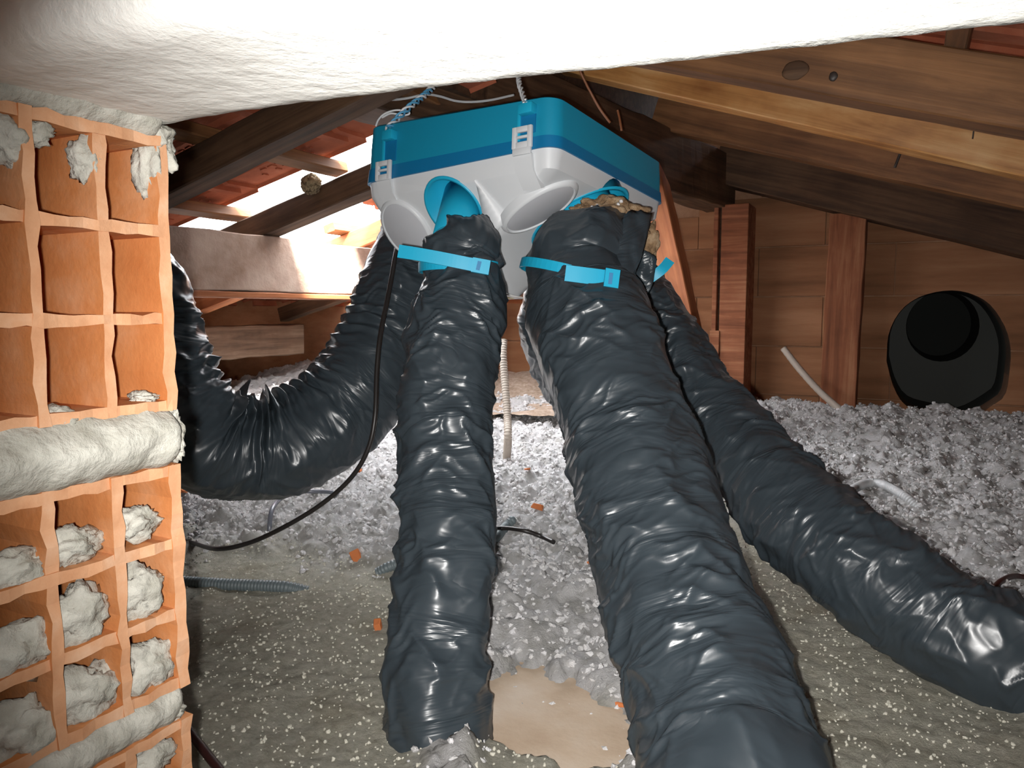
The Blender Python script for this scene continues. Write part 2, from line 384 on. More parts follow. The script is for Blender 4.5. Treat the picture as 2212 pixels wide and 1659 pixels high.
def mortar_joint(z0, z1, bulge, seed):
    ny, nz = 40, 16; Y, Z = np.meshgrid(np.linspace(.222, .374, ny), np.linspace(0, 1, nz), indexing='ij')
    zz = z0+(z1-z0)*Z; edge = noise(np.stack([Y*45, Z*0+round(seed), Z*0+(Z > .5)*9], -1))*.005*(abs(Z-.5)*2)**3
    X = JX-.012+bulge*np.sin(np.pi*np.clip(Z, 0, 1))**.6+noise(np.stack([Y*60, zz*60, Y*0+seed], -1))*.004
    X -= .03*np.clip((Y-.362)/.012, 0, 1)**2
    X = X + noise(np.stack([Y*190, zz*190, Y*0+seed], -1))*.0012
    V = np.stack([X, Y, zz+edge], -1); Vb = V.copy(); Vb[..., 0] = JX-.15
    V = np.concatenate([V.reshape(-1, 3), Vb.reshape(-1, 3)]); o_ = ny*nz
    i, j = np.meshgrid(np.arange(ny-1), np.arange(nz-1), indexing='ij')
    Q = np.stack([i*nz+j, (i+1)*nz+j, (i+1)*nz+j+1, i*nz+j+1], -1).reshape(-1, 4); S = []
    for k in range(ny-1):
        for e in (0, nz-1): S.append((k*nz+e, (k+1)*nz+e, o_+(k+1)*nz+e, o_+k*nz+e))
    for k in range(nz-1):
        for e in (0, ny-1): S.append((e*nz+k, e*nz+k+1, o_+e*nz+k+1, o_+e*nz+k))
    o = link('mortar_joint', np_mesh('mortar_joint', V, np.vstack([Q, S])), 'mortar'); keep(o, wf)
mortar_joint(.387, .4345, .024, 1.2); mortar_joint(.197, .2295, .014, 4.7); mortar_joint(.614, .66, .02, 8.1)
def jm(x, y, X=JX): return onX(x, y, X)
for k, (x, y, sy, sz) in enumerate([(15, 300, .012, .016), (182, 345, .008, .014), (320, 350, .008, .022), (330, 300, .014, .012), (60, 285, .012, .008), (300, 285, .016, .008),
        (150, 1180, .021, .012), (290, 1130, .019, .011), (30, 1230, .02, .012), (165, 1330, .02, .019), (300, 1280, .018, .018), (35, 1410, .022, .017),
        (190, 1500, .021, .019), (320, 1440, .019, .021), (50, 1590, .022, .02), (325, 1640, .018, .012), (120, 905, .012, .008), (310, 858, .008, .004),
        (360, 1540, .01, .007), (367, 940, .007, .02), (345, 330, .007, .016)]):
    p = jm(x, y, JX-.012)
    blob('mortar_lump', p, (.011, sy, sz), 'mortar', wf, 4, .42, 1.3, k+1, .22)
# lintel
nx, nw = 150, 40
prof = [(.236, .86), (.236, .70), (.232, .645), (.245, .632)] + [(y, .6315) for y in np.linspace(.26, .362, 16)] + [(.372, .6318), (.377, .634), (.379, .642), (.380, .70), (.380, .86)]
prof = spline(np.array([(p[0], p[1], 0) for p in prof]), 60)[:, :2]
G = np.array([[(x, y, z) for y, z in prof] for x in np.linspace(-.62, 1.75, nx*2)])
d = fbm(G*[3, 9, 9], 2)*.0028 + noise(G*[60, 70, 70])*.0008
sag = .003*np.clip((-.30-G[..., 0])/.14, 0, 1.3)**2          # render thickens towards the jamb
G[..., 2] += np.where(G[..., 2] < .66, d-sag-.0165-.034*G[..., 0], 0); G[..., 1] += np.where(G[..., 2] > .64, d*.6, 0)
n0, n1_ = G.shape[:2]; i, j = np.meshgrid(np.arange(n0-1), np.arange(n1_-1), indexing='ij')
Q = np.stack([i*n1_+j, (i+1)*n1_+j, (i+1)*n1_+j+1, i*n1_+j+1], -1).reshape(-1, 4)
Q = np.vstack([Q, [(k*n1_, (k+1)*n1_, (k+1)*n1_+n1_-1, k*n1_+n1_-1) for k in range(n0-1)]])
keep(link('lintel', np_mesh('lintel', G, Q), 'lintel_render'), wf)['label'] = 'white rendered lintel over the opening'
slab('upper_wall', (-.62, .24, .86), (1.76, .37, 1.2), 'mortar', wf)

# --- left purlin and rafters
def rafter_px(name, a, b_, Y, w, h, mat, label, group, ext=(0, 0), seed=0):
    """a, b_ : pixels on the lower front edge, which lies in the plane y = Y"""
    p, q = onY(*a, Y), onY(*b_, Y); d = (q-p)/np.linalg.norm(q-p); p = p-d*ext[0]; q = q+d*ext[1]
    n = np.cross(d, [0, 1, 0]); n = n if n[2] > 0 else -n
    off = n*h/2+np.array([0, w/2, 0])
    return tag(beam(name, p+off, q+off, w, h, mat, up=n, seed=seed), label, 'rafter', group)
PX = -1.55
tag(beam('purlin', (PX-.05, .40, .625), (PX-.05, 3.25, .625), .10, .15, 'plaster_beam', rough=.004, n=50), 'pale plaster-smeared purlin along the left eave under the roof opening', 'beam')
tag(beam('purlin_sole', (PX-.052, .40, .541), (PX-.052, 3.25, .541), .104, .016, 'timber_orange'), 'thin orange board under the pale left purlin', 'board')
rafter_px('rafter', (349, 426), (693, 254), 1.13, .065, .07, 'timber_dark', 'long dark rafter on the left, nearest the brick wall end', 'left rafters', (.9, .25), 1)
rafter_px('rafter', (561, 510), (787, 414), 1.55, .065, .062, 'timber_dark', 'dark left rafter crossing the bright roof opening, with the wasp nest on it', 'left rafters', (.85, .35), 2)
rafter_px('rafter', (776, 535), (806, 523), 2.02, .06, .062, 'timber_orange', 'sunlit orange rafter behind the blue and white unit at the roof opening', 'left rafters', (.85, .65), 3)
for k, Y in enumerate((2.6, 3.1)):
    tag(beam('rafter', (-2.5, Y, .48), (-.9, Y, .91), .06, .062, 'timber_dark', up=(-.26, 0, 1)), 'dark left rafter behind the ventilation unit, ' + ('near' if k else 'before') + ' the gable wall', 'rafter', 'left rafters')
SL = .262
def zl(X): return .712+.07+.030+SL*(X-PX)               # underside of the left tiles
for k, X in enumerate((-.95, -1.31, -1.67, -2.03, -2.39)):
    if k == 1: segs = [(.4, 1.58)]
    elif k == 0: segs = [(.4, 3.25)]
    else: segs = [(.4, 1.6), (1.95, 3.25)]
    for s, (ya, yb) in enumerate(segs):
        tag(beam('tile_batten', (X, ya, zl(X)-.016), (X, yb, zl(X)-.016), .045, .027, 'timber_brown', up=(-SL, 0, 1)),
            ['rough tile batten nearest the ridge on the left roof slope', 'rough brown batten ending at the wasp nest', 'rough brown batten just above the pale purlin', 'rough batten below the pale purlin', 'lowest rough batten at the left eave'][k] + (', far length beyond the opening' if s else ''), 'batten', 'left tile battens')
# --- roof tiles
def tile_mesh():
    W, L = .262, .43
    prof = [(-.131, .018), (-.118, .028), (-.098, .028), (-.086, .012), (-.03, .010), (-.018, .018), (.018, .018), (.03, .010), (.122, .010), (.129, .002)]
    bm = bmesh.new(); th = .012; rings = []
    for x, dz in ((0, 0), (L*.06, 0), (L, 0)):
        rings.append([bm.verts.new((x, y, z+th+dz)) for y, z in prof]+[bm.verts.new((x, y, z-(.004 if x == 0 else 0))) for y, z in reversed(prof)])
    m_ = len(rings[0])
    for a, b_ in zip(rings[:-1], rings[1:]):
        for q in range(m_): bm.faces.new((a[q], a[(q+1) % m_], b_[(q+1) % m_], b_[q]))
    bm.faces.new(rings[0]); bm.faces.new(rings[-1])
    box_bm((L*.05, -.06, -.012), (L*.05+.02, .08, .012), 0, bm)     # hanging nib
    for r_, n_ in ((0, 9), (1, 8)):                                 # stamped relief on the underside
        for k in range(n_):
            if (k*7+r_*3) % 5: box_bm((.13+.024*k, .045+.028*r_, .007), (.13+.024*k+random.choice((.006, .016)), .045+.028*r_+random.choice((.006, .018)), .0115), 0, bm)
    return bm_mesh('roof_tile', bm)
TM = tile_mesh(); TM.materials.append(MATS['clay_tile'])
ceil = empty('ceiling', (0, 0, 0)); tag(ceil, 'red clay tile roof seen from below with tiles missing at left', kind='structure')
def place_tile(P, ang, flip, rx=0, rz=0):
    o = bpy.data.objects.new('roof_tile', TM); COL.objects.link(o); o.parent = ceil
    M = Matrix.Translation(Vector(P)) @ Matrix.Rotation(rz, 4, 'Z') @ Matrix.Rotation(ang, 4, 'Y') @ Matrix.Rotation(rx, 4, 'X')
    if flip: M = M @ Matrix.Rotation(math.pi, 4, 'Z')
    o.matrix_basis = M; return o
aL = -math.atan(SL)
cols = [1.53-.1225-.245*k for k in range(11)] + [1.53+.1225+.245*k for k in range(7)]
for Y in cols:
    for r_, X in enumerate((-1.25, -1.61, -1.97, -2.33, -2.69)):   # lower edge of each tile (local x runs up the slope)
        if 1.5 < Y < 2.4 and r_ <= 2:
            if not (r_ == 1 and 1.8 < Y < 2.0): continue
            if r_ == 1: place_tile((X+.1, Y+.10, zl(X+.1)), aL+.06, False, .06, .12); continue
        place_tile((X, Y+random.uniform(-.004, .004), zl(X)+.012), aL+.026, False, random.uniform(-.008, .008), random.uniform(-.01, .01))
SR = .335
def zr(X): return 1.035-SR*X
aR = math.atan(SR)
for k in range(19):
    Y = -1.25+.245*k
    for X in (-.45, -.09, .27, .63, .99, 1.35, 1.71, 1.95):
        place_tile((X, Y, zr(X)+.012), aR-.026, True, random.uniform(-.006, .006))
# ridge: capping boards and big ridge beam
slab('ridge_board', (-.93, -1.3, .98), (-.90, 3.27, 1.37), 'timber_dark', ceil)
slab('ridge_plank', (-.95, -1.3, 1.36), (-.40, 3.27, 1.385), 'timber_dark', ceil)
dr = np.array([math.sin(math.radians(9.3)), math.cos(math.radians(9.3)), 0])
e1 = np.array([-.64, 3.2, 1.01])-dr*0
bmr = tag(beam('ridge_beam', e1-dr*2.3-np.array([dr[1], -dr[0], 0])*.06, e1-np.array([dr[1], -dr[0], 0])*.06, .12, .21, 'timber_dark', rough=.006, n=40), 'massive dark ridge beam running back above the unit to the gable wall', 'beam')
# right-hand rafters (pixels on their lower front edges)
RAF1 = rafter_px('rafter', (1450, 143), (2212, 282), 1.45, .07, .105, 'timber_brown', 'right rafter nearest the camera, brown with two dark knots', 'right rafters', (.25, 1.3), 4)
rafter_px('rafter', (1237, 157), (2212, 380), 2.0, .075, .10, 'timber_yellow', 'bright yellow pine rafter, second on the right', 'right rafters', (.1, 1.3), 5)
rafter_px('rafter', (1493, 294), (2212, 448), 2.6, .075, .10, 'timber_brown', 'dusty brown right rafter below the yellow one', 'right rafters', (.15, 1.3), 6)
rafter_px('rafter', (1617, 411), (2212, 553), 3.10, .13, .17, 'timber_dark', 'thick dark rafter lying along the top of the gable wall', 'right rafters', (.16, 1.3), 7)
for k, X in enumerate((-.3, .06, .42, .78)):
    tag(beam('tile_batten', (X, .4, zr(X)-.016), (X, 3.2, zr(X)-.016), .04, .027, 'timber_brown', up=(SR, 0, 1)), 'tile batten on the right roof slope, number %s from the ridge' % ('one', 'two', 'three', 'four')[k], 'batten', 'right tile battens')
# knots on the first rafter
for (x, y, sx, sz) in ((1718, 152, .022, .016), (1800, 165, .007, .008)):
    p = onY(x, y, 1.4485); o = blob('knot', (0, 0, 0), (sx, .003, sz), 'nail_iron' if sx < .01 else 'timber_dark', None, 3, .1, 1.2, 3, .03)
    o.parent = RAF1; o.matrix_parent_inverse = RAF1.matrix_basis.inverted(); o.location = Vector(p)
    o['label'] = 'small round dark knot hole' if sx < .01 else 'large oval dark knot'
# posts against the gable wall and a leaning strut
pa, pb = onY(1532, 880, 3.10), onY(1605, 880, 3.10)
post = empty('timber_post', (pa[0], 3.1, 0)); tag(post, 'rough red-brown post with a vertical slot against the gable wall', 'post')
px0, px1 = pa[0], pb[0]; gx = onY(1551, 600, 3.10)[0]
for nm, lo, hi in (('post_face', (gx+.008, 3.10, 0), (px1, 3.26, .915)), ('post_edge', (px0, 3.10, 0), (gx-.004, 3.26, .915)), ('slot_back', (gx-.004, 3.125, 0), (gx+.008, 3.26, .915))):
    o = slab(nm, lo, hi, 'timber_red' if nm != 'slot_back' else 'timber_dark', post, .003)
slab('cheek_block', (px0-.004, 3.092, 0), (gx+.012, 3.099, .42), 'timber_red', post, .002)
pc_, pd_ = onY(1772, 800, 3.14), onY(1850, 800, 3.14)
tag(beam('timber_post', ((pc_[0]+pd_[0])/2, 3.2, -.0), ((pc_[0]+pd_[0])/2+.012, 3.2, .86), abs(pd_[0]-pc_[0]), .12, 'timber_red', up=(0, 1, 0), rough=.003), 'plain wide red-brown post between the slotted post and the flue opening', 'post')
s0, s1 = onY(1418, 440, 2.55), onY(1480, 720, 2.55); dd = (s1-s0)/np.linalg.norm(s1-s0)
tag(beam('leaning_strut', s0-dd*.12, s0+dd*.86, .095, .10, 'timber_orange', up=(0, 1, 0), rough=.002), 'orange leaning timber strut just behind the right side of the unit', 'strut')
# dusty beam and ledge under the left eave
tag(beam('eave_beam', (-2.40, .5, .375), (-2.40, 2.55, .375), .12, .13, 'timber_dusty', rough=.006, n=40), 'dusty brown beam in the dark under the pale purlin', 'beam')

# ================================================================== INSULATION
NX, NY = 720, 640
gx_, gy_ = np.meshgrid(np.linspace(-2.62, 1.2, NX), np.linspace(.40, 3.26, NY), indexing='ij')
def masks(X, Y):
    P = np.stack([X, Y, np.zeros_like(X)], -1); q = P-CAM; z = np.maximum(q@FW, .05); px = CX+F*(q@RT)/z; py = CY-F*(q@UP)/z
    n = noise(np.stack([X*5, Y*5, X*0], -1))*45+noise(np.stack([X*16, Y*16, X*0+4], -1))*22
    left = sstep(-50, 50, py-(1185+.14*(px-400))+n)*sstep(40, -40, px-905)
    right = sstep(-30, 40, py-(1090+.70*(px-1540))+n*.4)*sstep(-30, 30, px-1500)
    bx = (px-1205)/175; by = (py-1575-.22*(px-1205))/105
    n2_ = noise(np.stack([X*38, Y*38, X*0+8], -1))*.16+noise(np.stack([X*90, Y*90, X*0+6], -1))*.08
    bare = sstep(1.1, .92, np.sqrt(bx*bx+by*by)+n/130+n2_)
    foot = sstep(1470, 1530, py-.12*(px-1060)+n*.4)*sstep(1380, 1300, px)*sstep(1000, 1060, px)
    thin = .3+.7*sstep(.9, 2.3, np.sqrt(bx*bx+by*by)+n/260)
    return np.clip(left+right+foot, 0, 1), bare, thin
def height(X, Y):
    tr, ba, thin = masks(X, Y); Z0 = X*0
    lo = noise(np.stack([X*2.2, Y*2.2, Z0+2], -1)); mid = fbm(np.stack([X*9, Y*9, Z0+5], -1), 2); fine = fbm(np.stack([X*38, Y*38, Z0+1], -1), 3)
    w1 = np.stack([X+.012*fine, Y+.012*mid, Z0], -1)
    puff = .026*np.abs(noise(w1*14+3))+.013*np.abs(noise(w1*31+7))+.007*np.abs(noise(w1*68+5))
    soft = (.030+.016*lo)*thin+(.014*mid+1.5*puff)*(.45+.55*thin)+.004*noise(w1*110)
    crack = np.clip(.06-np.abs(noise(np.stack([X*11, Y*11, Z0+9], -1))), 0, .06)/.06*sstep(-.1, .3, noise(np.stack([X*3, Y*3, Z0+3], -1)))
    hard = .014+.007*lo+.005*mid+.003*fine-.006*crack
    mound = .085*sstep(2.2, 3.05, Y)+.13*sstep(-1.7, -2.3, X)
    h = soft*(1-tr)+hard*(.5+.5*thin)*tr+mound
    return h*(1-ba)-.006*ba, tr, ba
hz, tr, ba = height(gx_, gy_)
i, j = np.meshgrid(np.arange(NX-1), np.arange(NY-1), indexing='ij')
Q = np.stack([i*NY+j, (i+1)*NY+j, (i+1)*NY+j+1, i*NY+j+1], -1).reshape(-1, 4)
me = np_mesh('insulation_blanket', np.stack([gx_, gy_, hz], -1), Q)
a_ = me.attributes.new('trodden', 'FLOAT', 'POINT'); a_.data.foreach_set('value', tr.astype(np.float32).ravel())
tag(link('insulation_blanket', me, 'insulation'), 'blown white insulation covering the attic floor, trodden grey in front', 'insulation', kind='stuff')
# fluffy crumbs
def crumbs(name, npts, size, sel, mat, label, variants=10, sub=1):
    vs_, fs = [], None
    for k in range(variants):
        bm = bmesh.new(); bmesh.ops.create_icosphere(bm, subdivisions=sub+1, radius=1); bm.verts.ensure_lookup_table()
        V = np.array([v.co for v in bm.verts]); V = V*RNG.uniform(.55, 1.45, 3)*(1+.75*noise(V*1.7+k*3.7)+.5*noise(V*4+k))[:, None]
        fs = np.array([[v.index for v in f.verts] for f in bm.faces]); vs_.append(V); bm.free()
    X, Y = sel(npts); n = len(X); h, t_, b_ = height(X, Y); s = size[0]+(size[1]-size[0])*RNG.random(n)**2
    ang = RNG.random((n, 3))*6.28; outV = np.zeros((n, len(vs_[0]), 3))
    c, si = np.cos(ang), np.sin(ang)
    for k in range(variants):
        ix = np.arange(k, n, variants); V = vs_[k][None]*s[ix, None, None]*np.array([1, 1, .8])
        ca, sa = c[ix, 0][:, None], si[ix, 0][:, None]; x, y = V[..., 0]*ca-V[..., 1]*sa, V[..., 0]*sa+V[..., 1]*ca
        cb, sb = c[ix, 1][:, None], si[ix, 1][:, None]; y2, z2 = y*cb-V[..., 2]*sb, y*sb+V[..., 2]*cb
        outV[ix] = np.stack([x, y2, z2], -1)
    outV += np.stack([X, Y, h+s*.25], -1)[:, None]
    Qs = (fs[None]+(np.arange(n)*len(vs_[0]))[:, None, None]).reshape(-1, 3)
    tag(link(name, np_mesh(name, outV, Qs, False), mat), label, 'insulation', kind='stuff')
def sel_soft(n):
    X = RNG.uniform(-2.3, 1.0, n); Y = RNG.uniform(.75, 3.24, n); P = np.stack([X, Y, X*0+.04], -1)
    px, py, z = project(P); h, t_, b_ = height(X, Y)
    cl = noise(np.stack([X*7, Y*7, X*0+21], -1))
    ok = (px > 330) & (px < 2300) & (py < 1750) & (RNG.random(n) > t_*1.05) & (b_ < .25) & (cl > -.55) & (z > .4)
    return X[ok], Y[ok]
crumbs('insulation_crumbs', 60000, (.0024, .0072), sel_soft, 'loose_insulation', 'loose white insulation crumbs lying over the floor', 14, 0)
def sel_hard(n):
    X = RNG.uniform(-1.5, 1.0, n); Y = RNG.uniform(.45, 2.0, n); P = np.stack([X, Y, X*0], -1); px, py, z = project(P); h, t_, b_ = height(X, Y)
    ok = (px > 330) & (px < 2300) & (py < 1750) & (z > .4) & (t_ > .4) & (RNG.random(n) > b_*.85)
    return X[ok], Y[ok]
crumbs('insulation_flakes', 24000, (.001, .0028), sel_hard, 'trodden_flake', 'tiny grey flakes on the trodden insulation', 6, 0)
def sel_edge(n):
    c = on_plane(1130, 1600, (0, 0, 1), 0); X = RNG.normal(c[0], .12, n); Y = RNG.normal(c[1]+.03, .07, n); h, t_, b_ = height(X, Y); ok = (Y > .45) & (t_ < .97)
    return X[ok], Y[ok]
crumbs('insulation_scraps', 1100, (.0015, .006), sel_edge, 'loose_insulation', 'pale insulation scraps around the bare floor patch', 6, 0)
# sandy heap at the foot of the gable wall
n = 70; X, Y = np.meshgrid(np.linspace(-1.9, -.72, n), np.linspace(2.55, 3.26, n), indexing='ij')
Z = .07+.10*sstep(2.7, 3.2, Y)+.015*fbm(np.stack([X*6, Y*6, X*0], -1), 3)+.004*noise(np.stack([X*60, Y*60, X*0], -1)); Z -= .12*sstep(-.85, -.72, X)
Z += .035
i, j = np.meshgrid(np.arange(n-1), np.arange(n-1), indexing='ij'); Q = np.stack([i*n+j, (i+1)*n+j, (i+1)*n+j+1, i*n+j+1], -1).reshape(-1, 4)
tag(link('sand_heap', np_mesh('sand_heap', np.stack([X, Y, Z], -1), Q), 'sand'), 'brownish sandy heap at the foot of the gable wall behind the ducts', 'sand', kind='stuff')
def ground(x, y):
    P = CAM+ray(x, y)*np.arange(.5, 3.6, .006)[:, None]; h = height(P[:, 0], P[:, 1])[0]
    k = np.argmax(P[:, 2] <= h); return P[k].copy()

# ================================================================== VENTILATION UNIT
UO = np.array([-.485, 1.08, .752]); EX = np.array([.991, -.13, .036]); EY = np.array([.133, .985, -.107])
EX /= np.linalg.norm(EX); EY -= (EY@EX)*EX; EY /= np.linalg.norm(EY); EZ = np.cross(EX, EY)
unit = bpy.data.objects.new('ventilation_unit', None); COL.objects.link(unit)
UM = Matrix(((EX[0], EY[0], EZ[0], UO[0]), (EX[1], EY[1], EZ[1], UO[1]), (EX[2], EY[2], EZ[2], UO[2]), (0, 0, 0, 1)))
unit.matrix_basis = UM
tag(unit, 'square blue and white ventilation unit hanging under the roof beams', 'ventilator')
def to_loc(p): q = np.asarray(p)-UO; return np.array([q@EX, q@EY, q@EZ])
def to_w(l): return UO+EX*l[0]+EY*l[1]+EZ*l[2]
WD = .405
def rrect(x0, x1, y0, y1, r, n=6):
    pts = []
    for cx, cy, a0 in ((x1-r, y0+r, -90), (x1-r, y1-r, 0), (x0+r, y1-r, 90), (x0+r, y0+r, 180)):
        for k in range(n+1):
            a = math.radians(a0+90*k/n); pts.append((cx+r*math.cos(a), cy+r*math.sin(a)))
    return pts
def loft(secs, zfun=None, cap0=True, cap1=True):
    bm = bmesh.new(); rows = []
    for z, (x0, x1, y0, y1, r) in secs:
        rows.append([bm.verts.new((px, py, z if zfun is None else zfun(z, px, py))) for px, py in rrect(x0, x1, y0, y1, r)])
    m_ = len(rows[0])
    for a, b_ in zip(rows[:-1], rows[1:]):
        for q in range(m_): bm.faces.new((a[q], a[(q+1) % m_], b_[(q+1) % m_], b_[q]))
    if cap0: bm.faces.new(rows[0])
    if cap1: bm.faces.new(rows[-1])
    return bm
def lidz(z, x, y):                                       # the lid stands a little higher towards its left end
    k = np.clip(-x/WD, 0, 1)*(1-np.clip(y/WD, 0, 1))
    top = .076+.02*k; base = -.004-.006*k
    return base+(top-base)*z
def part(name, bm, mat, parent=unit, smooth=38, label=None):
    o = link(name, bm_mesh(name, bm, smooth), mat); o.parent = parent
    if label: o['label'] = label
    return o
S_ = lambda i: (-WD+i, -i, i, WD-i, .026)
lid = part('lid', loft([(.24, S_(.0)), (.6, S_(.0005)), (.96, S_(.002)), (1.0, S_(.006))], lidz), 'blue_plastic', label='blue lid')
part('lid_band', loft([(.0, S_(-.003)), (.235, S_(-.0015)), (.24, S_(.0))], lidz), 'blue_band', label='darker blue lower band of the lid')
secs = [(0, 0, 0, 0, .026), (-.03, .006, .006, .004, .02), (-.11, .082, .165, .018, .014), (-.15, .121, .20, .05, .04), (-.178, .148, .212, .09, .04), (-.188, .158, .218, .10, .04)]
hs = []
for (z, fi, ri, li, r) in secs:
    hs.append((z-.004, (-WD+li, -ri, fi, WD-max(fi*.9, .003), r)))
hull = part('hull', loft(hs), 'white_plastic', label='white funnel-shaped lower shell')
# face frames: front slope and right slope
nf = np.array([0, -.12, -.112]); nf /= np.linalg.norm(nf); af = np.array([0, .006, -.034]); 
nr = np.array([.08, 0, -.159]); nr /= np.linalg.norm(nr); ar = np.array([-.006, 0, -.034])
def on_face(x, y, n, a):
    nw_ = EX*n[0]+EY*n[1]+EZ*n[2]; aw = to_w(a); return to_loc(on_plane(x, y, nw_, aw@nw_))
def disc_bm(c, n, prof, sy=1.0, seg=40, up=None):
    """lathe: prof = (radius, height along n); sy stretches one in-plane axis"""
    n = np.array(n); u_ = np.array([0, 0, 1.]) if up is None else np.array(up, float); u_ = u_-(u_@n)*n; u_ /= np.linalg.norm(u_); v_ = np.cross(n, u_)
    bm = bmesh.new(); rows = []
    for r, h in prof:
        rows.append([bm.verts.new(Vector(c+n*h+r*(sy*math.cos(t)*u_+math.sin(t)*v_))) for t in np.linspace(0, 2*math.pi, seg, endpoint=False)])
    for a, b_ in zip(rows[:-1], rows[1:]):
        for q in range(seg): bm.faces.new((a[q], a[(q+1) % seg], b_[(q+1) % seg], b_[q]))
    bm.faces.new(rows[0]); bm.faces.new(rows[-1]); return bm
capf = np.array([-.347, 0, 0.]); capf[1:] = on_face(868, 500, nf, af)[1:]
capr = on_face(1165, 447, nr, ar); prtA = on_face(980, 452, nf, af); prtB = on_face(1252, 474, nr, ar)
# sockets cut into the shell
def cut_local(o, bm):
    c = link('cutter', bm_mesh('cutter', bm)); c.parent = o.parent; c.matrix_parent_inverse = Matrix.Identity(4)
    bpy.context.view_layer.update(); cut(o, c); bpy.data.objects.remove(c)
bpy.context.view_layer.update()
cut_local(hull, disc_bm(prtA, nf, [(.052, -.05), (.052, .03)], 1.1))
cut_local(hull, disc_bm(prtB, nr, [(.074, -.05), (.074, .03)], 1.24))
hull.data.polygons.foreach_set('use_smooth', [True]*len(hull.data.polygons)); hull.data.set_sharp_from_angle(angle=math.radians(35))
hull.data.materials.clear(); hull.data.materials.append(MATS['white_plastic'])
for nm, c, n_, r, sy in (('socket', prtA, nf, .052, 1.1), ('socket', prtB, nr, .074, 1.24)):
    bm = disc_bm(c, n_, [(r*.55, -.038), (r*.985, -.036), (r*.985, .0015), (r+.004, .0025), (r+.005, -.001)], sy); bm.faces.ensure_lookup_table()
    bmesh.ops.delete(bm, geom=[bm.faces[-1]], context='FACES_ONLY')
    part(nm, bm, 'blue_bright', smooth=True, label='bright blue open duct socket')
for c, n_, r, dirv, sy in ((prtA, nf, .036, (.28, -.62, -1), 1.0), (prtB, nr, .062, (.55, -.25, -1), 1.15)):
    d_ = np.array(dirv); d_ /= np.linalg.norm(d_)
    bm = disc_bm(c-n_*.036, d_, [(r, -.01), (r, .105), (r*.93, .105), (r*.93, 0)], sy)
    part('spigot', bm, 'blue_bright', smooth=True, label='bright blue duct spigot')
for c, n_, r, sy in ((capf, nf, .047, 1.24), (capr, nr, .044, 1.5)):
    base = part('port_collar', disc_bm(c, n_, [(r+.007, -.01), (r+.006, .002), (r+.004, .006), (r+.001, .007), (r+.001, .004), (r-.003, .003)], sy), 'white_plastic', smooth=50)
    part('port_cap', disc_bm(c, n_, [(r-.001, .0), (r-.001, .0045), (r-.003, .0055)], sy), 'cap_plastic', label='flat grey blanking cap')
# fold ridge between the ports
fa, fb, fc = on_face(1027, 388, nf, af), on_face(1064, 505, nf, af), on_face(1100, 470, nf, af)
bm = bmesh.new(); o1 = nf*.001; tips = []
for k in range(9):
    u = k/8; p = fa*(1-u)+fb*u; q = fa*(1-u)+fc*u; hgt = .002+.026*u**1.3
    tips.append([bm.verts.new(Vector(p-nf*.004)), bm.verts.new(Vector(p+nf*hgt+np.array([.004*u, 0, 0]))), bm.verts.new(Vector(q+nf*.003)), bm.verts.new(Vector(q-nf*.01))])
for a, b_ in zip(tips[:-1], tips[1:]):
    for q in range(4): bm.faces.new((a[q], a[(q+1) % 4], b_[(q+1) % 4], b_[q]))
bm.faces.new(tips[-1]); bm.faces.new(tips[0])
part('shell_fold', bm, 'white_plastic', smooth=True)
# clips and hanging lugs on the front side
def front_at(x, y, off=0):
    nw_ = -EY; aw = to_w((0, off, 0)); return to_loc(on_plane(x, y, nw_, aw@nw_))
for (xa, ya, xb, yb, low) in ((1108, 285, 1150, 278, 452), (813, 358, 845, 352, 412)):
    a, b_ = front_at(xa, ya, -.006), front_at(xb, yb, -.006); x0, x1 = a[0], b_[0]; zt = (a[2]+b_[2])/2+.006
    zb = -.012; bm = bmesh.new(); mdl = zt-.034
    w_ = x1-x0
    for (u0, u1, v0, v1) in ((0, .22, mdl, zt), (.78, 1, mdl, zt), (.2, .8, zt-.009, zt), (.2, .8, zt-.0185, zt-.0145), (.2, .8, mdl, zt-.024), (.04, .96, zb, mdl+.001)):
        box_bm((x0+w_*u0, -.009, v0), (x0+w_*u1, -.003, v1), .0012, bm)
    clip = part('clip', bm, 'white_plastic', label='white latch clip with two slots')
    ln = (.032 if low > 430 else .02)
    bm = bmesh.new(); sl = -.112/.12
    vv = []
    for (u, d_) in ((x0+w_*.04, 0), (x1-w_*.04, 0)):
        vv.append([bm.verts.new((u, -.006, zb+.002)), bm.verts.new((u, .001, -.034)), bm.verts.new((u, .006+ln*.75-.004, -.034-ln*.75)), bm.verts.new((u, .012+ln*.75, -.03-ln*.75)), bm.verts.new((u, .012, -.03)), bm.verts.new((u, .012, zb+.002))])
    for q in range(6): bm.faces.new((vv[0][q], vv[0][(q+1) % 6], vv[1][(q+1) % 6], vv[1][q]))
    bm.faces.new(vv[0]); bm.faces.new(vv[1])
    part('clip_tail', bm, 'white_plastic', clip)
LUG = []
for (xa, ya, xb, yb) in ((1128, 222, 1152, 243), (833, 280, 850, 300)):
    a, b_ = front_at(xa, ya, -.008), front_at(xb, yb, -.008); x0, x1, z1, z0 = a[0], b_[0], a[2], b_[2]
    l_ = part('hanging_lug', box_bm((x0-.004, -.014, z0), (x1, .004, z1-.003), .0015), 'blue_bright', label='bright blue hanging lug')
    part('lug_rail', box_bm((x0-.012, -.004, .012), (x0-.006, .004, z1), .001), 'blue_bright', l_)
    part('lug_recess', box_bm((x0-.006, -.0015, .022), (x1, .002, z0+.001), 0), 'blue_band', l_)
    LUG.append(to_w(((x0+x1)/2-.004, -.008, z1)))
